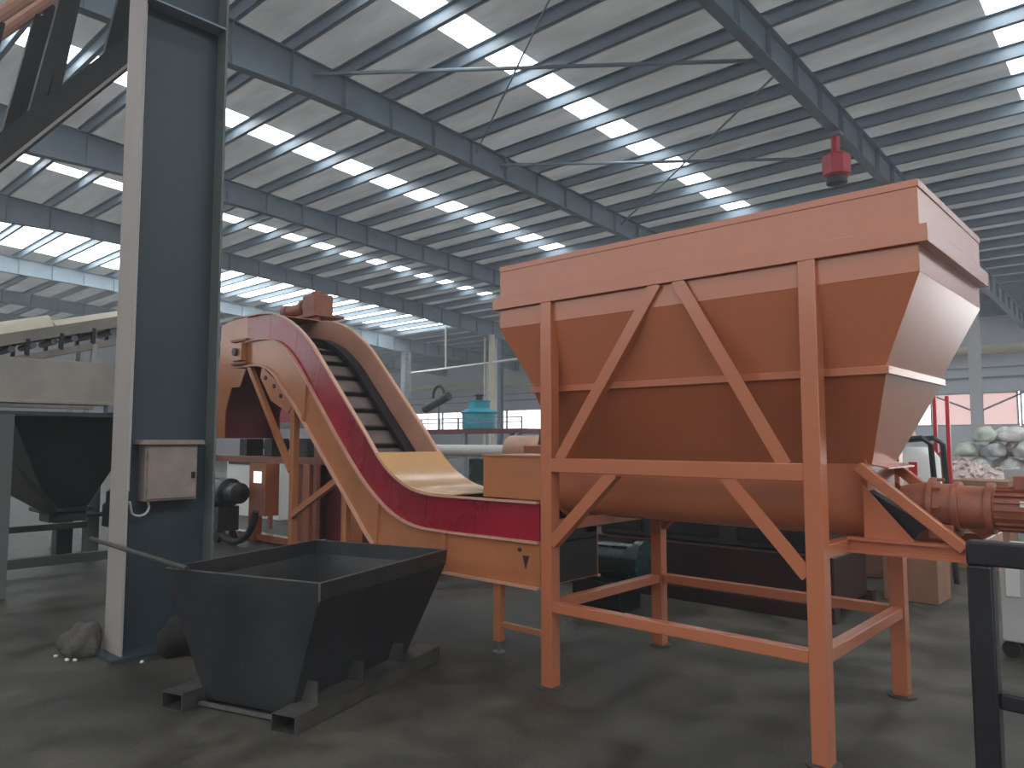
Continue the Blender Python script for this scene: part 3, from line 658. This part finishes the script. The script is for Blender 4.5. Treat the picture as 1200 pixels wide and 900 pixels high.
# ================================================================== BEHIND THE CONVEYOR
pm_ = thing('press_machine', 'orange machine with crimson upper housing and lit control cabinet behind the conveyor head', 'machine', (-10, 6.6, 0))
def pp(name, mb, mat='orange', bevel=.004, parent=None, **k): return put(name, mb, mat, parent or pm_, bevel=bevel, **k)
pp('table', MB().box(-12.4, -8.3, 6.05, 7.2, 1.24, 1.34), 'brown')
for x in (-11.1, -9.55, -8.45):
    for y in (6.12, 7.05): pp('leg', MB().box(x-.09, x+.09, y-.07, y+.07, 0, 1.24))
pp('base_beam', MB().box(-12.4, -8.3, 6.10, 6.25, .02, .12))
pp('side_tank', MB().box(-10.1, -9.65, 6.15, 7.0, .12, 1.24), 'brown')
pp('bed_block', MB().box(-9.4, -8.55, 6.3, 7.0, .14, 1.22), 'maroon')
cab = pp('control_cabinet', MB().box(-10.75, -10.28, 5.82, 6.05, .46, 1.24))
pp('screen', MB().box(-10.62, -10.40, 5.812, 5.82, .95, 1.12), 'screen', bevel=0, parent=cab, label='lit white control screen')
pp('cabinet_door', MB().box(-10.72, -10.31, 5.814, 5.82, .50, .88), 'brown', bevel=0, parent=cab)
for x in (-11.7, -10.9, -9.9, -9.2):
    pp('valve_block', MB().box(x-.12, x+.12, 6.2, 6.5, 1.34, 1.62), 'charcoal')
pp('cylinder', MB().cyl((-12.2, 6.6, 1.52), (-8.6, 6.6, 1.52), .07, n=14), 'edge')
for x in (-12.0, -11.2, -10.4, -9.6, -8.9): pp('tie_bar', MB().cyl((x, 6.9, 1.34), (x, 6.9, 1.86), .03, n=8), 'edge')
bh = thing('black_blower', 'black blower unit with a thick hose beside the control cabinet', 'blower', (-11.2, 5.75, 0))
put('body', MB().lathe((-11.9, 5.72, .78), (1, 0, 0), [(0, .12), (.05, .22), (.75, .22), (.8, .16), (1.05, .16), (1.08, .08)], 20), 'black', bh)
put('frame', MB().box(-11.8, -11.2, 5.55, 5.9, .18, .56), 'charcoal', bh, bevel=.01)
for x in (-11.7, -11.3):
    for y in (5.6, 5.85): put('castor', MB().cyl((x, y-.03, .09), (x, y+.03, .09), .09, n=12), 'rubber', bh)
put('hose', MB().tube([(-11.45, 5.62, .60)] + [(-10.85+.68*math.cos(a), 5.62, .64+.58*math.sin(a)) for a in [PI+.25*k for k in range(1, 13)]], .05, 10), 'rubber', bh)
put('label_plate', MB().box(-11.55, -11.45, 5.49, 5.50, .72, .86), 'cream', bh)
pp('housing_panel', MB().box(-12.6, -8.95, 5.98, 6.0, 1.86, 2.38), 'crimson', bevel=0, label='crimson housing panel'); pp('housing_panel', MB().box(-12.6, -8.95, 7.1, 7.12, 1.86, 2.38), 'crimson', bevel=0)
pp('housing_hood', MB().prism([(-12.5, 2.38), (-12.0, 2.9), (-9.9, 2.9), (-8.95, 2.38)], 'Y', 6.02, 7.08), 'brown', bevel=0)
pp('housing_rail', MB().box(-12.6, -8.95, 5.94, 6.0, 1.80, 1.86).box(-12.6, -8.95, 7.1, 7.16, 1.80, 1.86), 'edge', bevel=0)
for x in (-12.4, -9.15):
    for y in (5.97, 7.13): pp('housing_post', MB().box(x-.04, x+.04, y-.03, y+.03, 0, 1.80), 'brown', bevel=0)
wb = thing('white_panel_cabinet', 'tall white cabinet with a vented top behind the blower', 'cabinet', (-14.2, 8.0, 0))
put('body', MB().box(-15.6, -13.4, 7.9, 8.5, 0, 1.25), 'white', wb, bevel=.02)
put('vent_row', MB().box(-15.5, -13.5, 7.885, 7.9, 1.08, 1.16), 'charcoal', wb)
dk = thing('gear_pump_unit', 'dark hydraulic pump unit on the floor under the sloping conveyor', 'pump', (-7.6, 6.7, 0))
put('tank', MB().box(-8.05, -6.6, 6.35, 7.3, .12, .78), 'maroon', dk, bevel=.01)
put('skid', MB().box(-8.15, -6.5, 6.3, 7.35, 0, .12), 'black', dk, bevel=.01)
for x in (-7.8, -7.2): put('pump', MB().cyl((x, 6.5, .88), (x, 7.0, .88), .12, n=16), 'black', dk)
put('pipe', MB().tube([(-8.0, 6.28, .3), (-7.4, 6.26, .34), (-6.8, 6.28, .3)], .03, 8), 'edge', dk)

# under and behind the hopper
gmo = thing('green_motor', 'dark green electric motor on the floor behind the hopper leg', 'motor', (-4.2, 6.0, 0))
put('body', MB().lathe((-4.60, 5.95, .44), (1, .12, 0), [(0, .10), (.03, .19), (.70, .19), (.72, .22), (.80, .22), (.84, .08)], 24), 'darkgreen', gmo)
for k in range(20):
    q = 2*PI*k/20
    put('cooling_fin', MB().beam((-4.52, 5.96+.195*math.cos(q), .44+.195*math.sin(q)), (-3.93, 6.03+.195*math.cos(q), .44+.195*math.sin(q)), .006, .025, up=(0, math.cos(q), math.sin(q))), 'darkgreen', gmo) if k % 2 else None
put('foot', MB().box(-4.50, -3.95, 5.82, 6.18, 0, .27), 'black', gmo, bevel=.01)
db = thing('dark_machine_base', 'low dark red machine base on the floor behind the hopper', 'machine', (-3.0, 7.4, 0))
put('bed', MB().box(-5.4, -2.4, 6.9, 7.8, .10, .55), 'dark_maroon', db, bevel=.01)
put('upper_block', MB().box(-5.0, -2.5, 7.0, 7.75, .55, 1.15), 'charcoal', db, bevel=.02)
put('skid_rail', MB().box(-5.5, -2.35, 6.75, 6.9, 0, .14).box(-5.5, -2.35, 7.8, 7.9, 0, .14), 'dark_maroon', db, bevel=.005)
for x in (-4.8, -3.9, -3.0): put('panel_door', MB().box(x-.35, x+.35, 6.985, 7.0, .62, 1.10), 'black', db, bevel=.004)
put('top_tray', MB().box(-5.1, -2.4, 6.95, 7.8, 1.15, 1.19), 'brown', db)

# ================================================================== BACKGROUND, centre
ob = thing('orange_extruder', 'pale orange extruder barrel and casing behind the inlet box', 'machine', (-8.0, 9.5, 0))
put('casing', MB().box(-8.2, -5.9, 9.3, 10.3, .3, 1.52), 'orange', ob, bevel=.02)
put('dark_casing', MB().box(-9.6, -8.25, 9.4, 10.2, .3, 1.28), 'darkgreen', ob, bevel=.02)
put('barrel', MB().cyl((-11.2, 9.8, 1.40), (-8.2, 9.8, 1.40), .11, n=16), 'white', ob)
put('barrel_head', MB().lathe((-8.95, 9.8, 1.42), (1, 0, 0), [(0, .18), (.05, .26), (.7, .26), (.75, .2)], 20), 'tan', ob)
put('platform', MB().box(-11.5, -5.8, 9.2, 10.4, .0, .3), 'brown', ob)
for k in range(6): put('control_lever', MB().beam((-8.0+.38*k, 9.5, 1.52), (-7.95+.38*k, 9.5, 1.78), .05, .05), 'charcoal', ob)
wp = thing('work_platform', 'raised dark red steel platform on posts under the turquoise tank', 'platform', (-21, 20, 0))
put('deck', MB().box(-25.5, -17.0, 19.2, 22.0, 1.85, 2.0), 'maroon', wp)
for x in (-25.3, -22.6, -19.9, -17.2):
    for y in (19.3, 21.9): put('leg', MB().box(x-.07, x+.07, y-.07, y+.07, 0, 1.85), 'bluegrey', wp)
hr = thing('guard_rail', 'thin grey guard rail along the edge of the tank platform', 'railing', (-21, 19.24, 2.0))
for z in (2.22, 2.38): put('rail', MB().box(-25.5, -17.0, 19.22, 19.26, z, z+.035), 'bluegrey', hr)
for k in range(9): put('rail_post', MB().box(-25.45+1.05*k, -25.41+1.05*k, 19.22, 19.26, 2.0, 2.38), 'bluegrey', hr)
tw = thing('cooling_tower', 'turquoise round cooling tank with a narrower neck on the platform', 'tank', (-20.05, 20.5, 2.0))
put('drum', MB().lathe((-20.35, 20.5, 2.0), (0, 0, 1), [(0, .60), (.05, .66), (.60, .66), (.66, .72), (.72, .64), (.80, .50)], 28), 'cyan', tw)
put('neck', MB().lathe((-20.35, 20.5, 2.80), (0, 0, 1), [(0, .42), (.26, .42), (.30, .46), (.32, .40)], 24), 'cyan', tw)
put('fan_motor', MB().lathe((-20.35, 20.5, 3.12), (0, 0, 1), [(0, .12), (.16, .12), (.22, .2), (.25, .12)], 14), 'charcoal', tw)
put('ladder_pipe', MB().cyl((-20.75, 21.4, 2.0), (-20.75, 21.4, 4.7), .05, n=8), 'lightgrey', tw)
hk = thing('suction_hose_head', 'black cylinder with a loop handle raised above the far machines', 'hose head', (-22.3, 20.3, 2.9))
put('barrel', MB().cyl((-23.3, 20.3, 2.86), (-21.85, 20.3, 3.36), .17, n=18), 'charcoal', hk)
put('handle', MB().tube([(-22.45+.34*math.cos(a), 20.3, 3.36+.42*math.sin(a)) for a in [-.3+.3*k for k in range(13)]], .06, 8), 'charcoal', hk)
put('post', MB().cyl((-22.45, 20.3, 2.0), (-22.45, 20.3, 3.0), .04, n=8), 'bluegrey', hk)
pw = thing('white_pipework', 'white drainpipe and long horizontal pipe hung below the far rafters', 'pipe', (-31.1, 32.4, 0))
put('drop_pipe', MB().cyl((-31.15, 32.45, 2.5), (-31.15, 32.45, 8.0), .17, n=12), 'cream', pw)
put('drop_pipe', MB().cyl((-31.75, 32.45, 0), (-31.75, 32.45, 7.9), .06, n=8), 'cream', pw)
put('run_pipe', MB().cyl((-38.6, 32.4, 6.1), (-28.8, 32.4, 6.35), .07, n=8), 'white', pw)
put('run_pipe', MB().cyl((-31.15, 32.45, 2.5), (-31.15, 32.45, 0), .17, n=12), 'cream', pw)
put('hanger_pipe', MB().cyl((-35.2, 32.4, 6.2), (-35.2, 32.4, 8.9), .06, n=8), 'white', pw)
tags(put('air_duct', MB().cyl((X0+1, 45.6, 6.35), (X1-1, 45.6, 6.35), .24, n=14), 'cream'), 'long cream air duct running along the far wall', 'duct')

for (xa, za, xb, zb) in ((-6.2, 2.75, -14.4, 6.6), (-5.8, 2.75, 2.4, 6.6)):
    put('brace_rod', MB().cyl((xa, 33.3, za), (xb, 33.3, zb), .035, n=8), 'bluegrey', ceiling)

# red hanging unit under the near rafter
rx, ry, rz = -6.0, 18.3, roof_z(18.3)-depth(18.3)
rd = thing('hanging_red_unit', 'red lidded box hanging on a short stem below the roof rafter', 'hanging unit', (rx, ry, rz))
put('clamp', MB().box(rx-.15, rx+.15, ry-.12, ry+.12, rz-.10, rz+.0), 'bluegrey', rd)
put('stem', MB().cyl((rx, ry, rz-.10), (rx, ry, rz-.55), .10, n=12), 'red', rd)
put('body', MB().lathe((rx, ry, rz-1.12), (0, 0, 1), [(0, .22), (.06, .33), (.50, .34), (.57, .26), (.60, .12)], 8), 'red', rd)
put('lower_ring', MB().lathe((rx, ry, rz-1.32), (0, 0, 1), [(0, .12), (.05, .24), (.18, .24), (.2, .2)], 12), 'charcoal', rd)

# ================================================================== BACKGROUND, right
rp = thing('red_post_frame', 'red two-post ladder frame standing beyond the hopper', 'frame', (-2.2, 10, 0))
for x in (-2.24, -2.105): put('post', MB().box(x-.02, x+.02, 9.98, 10.02, 0, 2.12), 'red', rp)
for z in (.5, 1.0, 1.42): put('rung', MB().box(-2.24, -2.105, 9.99, 10.01, z, z+.025), 'red', rp)
sk = thing('bulk_bag', 'white bulk bag with red print in a dark tube stand', 'bag', (-2.25, 9.2, 0))
put('bag', MB().lathe((-2.25, 9.2, .02), (0, 0, 1), [(0, .16), (.06, .23), (.9, .24), (1.38, .22), (1.50, .14)], 16), 'white', sk)
put('stripe', MB().box(-2.28, -2.20, 8.945, 8.97, .9, 1.36), 'red', sk)
stand = MB().tube([(-2.40, 8.92, 1.60), (-2.13, 8.92, 1.62), (-2.05, 8.92, 1.55), (-1.97, 8.92, .02)], .03, 8)
put('stand', stand, 'black', sk)
put('stand', MB().tube([(-2.40, 9.45, 1.60), (-2.13, 9.45, 1.62), (-2.05, 9.45, 1.55), (-1.97, 9.45, .02)], .03, 8), 'black', sk)
put('roll', MB().cyl((-2.40, 8.85, 1.66), (-2.40, 9.5, 1.66), .07, n=12), 'tan', sk)
for i, (x, y, z, w_, h_) in enumerate([(-2.95, 9.6, 0, .5, .85), (-2.95, 9.6, .85, .45, .9), (-1.95, 11.0, 0, .6, 1.1), (-2.65, 11.2, 0, .55, 1.45), (-2.12, 8.45, 0, .5, .95)]):
    lb = ['brown carton under a taller carton beyond the hopper end', 'brown carton stacked on another carton beyond the hopper end', 'brown carton standing behind the red post frame', 'tall brown carton beside the red post frame', 'brown carton on the floor before the white bulk bag'][i]
    o = put('carton', MB().box(x-w_/2, x+w_/2, y-.25, y+.25, z, z+h_), 'brown_card', bevel=.01); tags(o, lb, 'carton', 'cartons beyond the hopper')
BC = ['cream', 'green-tinted', 'pinkish', 'dark grey', 'white']
ti = 0
for t_, (z, y, x0_, n_) in enumerate([(0, 17.5, -4.2, 7), (.315, 17.54, -4.02, 7), (.63, 17.5, -3.80, 7), (.945, 17.55, -3.62, 6), (1.26, 17.5, -3.38, 6), (1.56, 17.54, -3.05, 4)]):
    tier = ['in floor layer of heap', 'in second layer of heap', 'in third layer of heap', 'in fourth layer of heap', 'in fifth layer of heap', 'on top layer of heap'][t_]
    for k in range(n_):
        ti += 1; q = R.choice((0, 1, 2, 3, 4, 4, 0))
        lump('refuse_bag', (x0_+.50*k, y+R.uniform(-.03, .03), z), (.228, .25, .195), 40+ti, 'crumpled %s plastic refuse bag %s, front row' % (BC[q], tier), 'bag', mat='bag%d' % q, group='refuse bags in the heap', amp=.16)
        q = R.choice((0, 1, 2, 3, 4, 4))
        lump('refuse_bag', (x0_+.25+.50*k, y+.56+R.uniform(-.03, .03), z), (.228, .25, .195), 140+ti, 'crumpled %s plastic refuse bag %s, back row' % (BC[q], tier), 'bag', mat='bag%d' % q, group='refuse bags in the heap', amp=.16)
heap = lump('scrap_heap', (-3.0, 15.0, 0), (.80, .75, .66), 91, 'heap of shredded pink plastic scrap before the refuse bags', 'scrap heap', mat='scrap', amp=.30, sub=4)
heap['kind'] = 'stuff'
bits = MB(); hv = [v.co + heap.location for v in heap.data.vertices]
for k in range(1500):
    c = R.choice(hv)
    d = Vector((R.gauss(0, 1), R.gauss(0, 1), R.gauss(0, 1))).normalized()*R.uniform(.04, .13)
    if c.z < .06: c.z += .05
    bits.beam(c, c+d, R.uniform(.03, .08), .012)
put('scrap_flakes', bits, 'bag2', heap, kind='stuff')
gb = thing('grey_bin', 'plain grey box bin in front of the scrap heap', 'bin', (-1.1, 12.0, 0))
put('body', MB().shell((-1.75, -.75, 11.5, 12.5), 0, (-1.80, -.70, 11.45, 12.55), 1.22, .03), 'lightgrey', gb)
put('bottom', MB().box(-1.72, -.78, 11.53, 12.47, 0, .04), 'lightgrey', gb)

# ================================================================== dust haze filling the shed
hz = bpy.data.materials.new('dust_haze'); n, l = nodes(hz)
n.remove(n['Principled BSDF'])
vsn = n.new('ShaderNodeVolumeScatter'); vsn.inputs['Color'].default_value = (0.90, 0.95, 1.0, 1); vsn.inputs['Density'].default_value = 0.005; vsn.inputs['Anisotropy'].default_value = 0.2
l.new(vsn.outputs[0], n['Material Output'].inputs['Volume'])
M['haze'] = hz
tags(put('dust_haze', MB().box(X0-.5, X1+.5, Y0-.5, Y1+.5, -.5, 12.5), 'haze'), 'thin bluish dust haze filling the whole hall', 'haze', None, 'stuff')
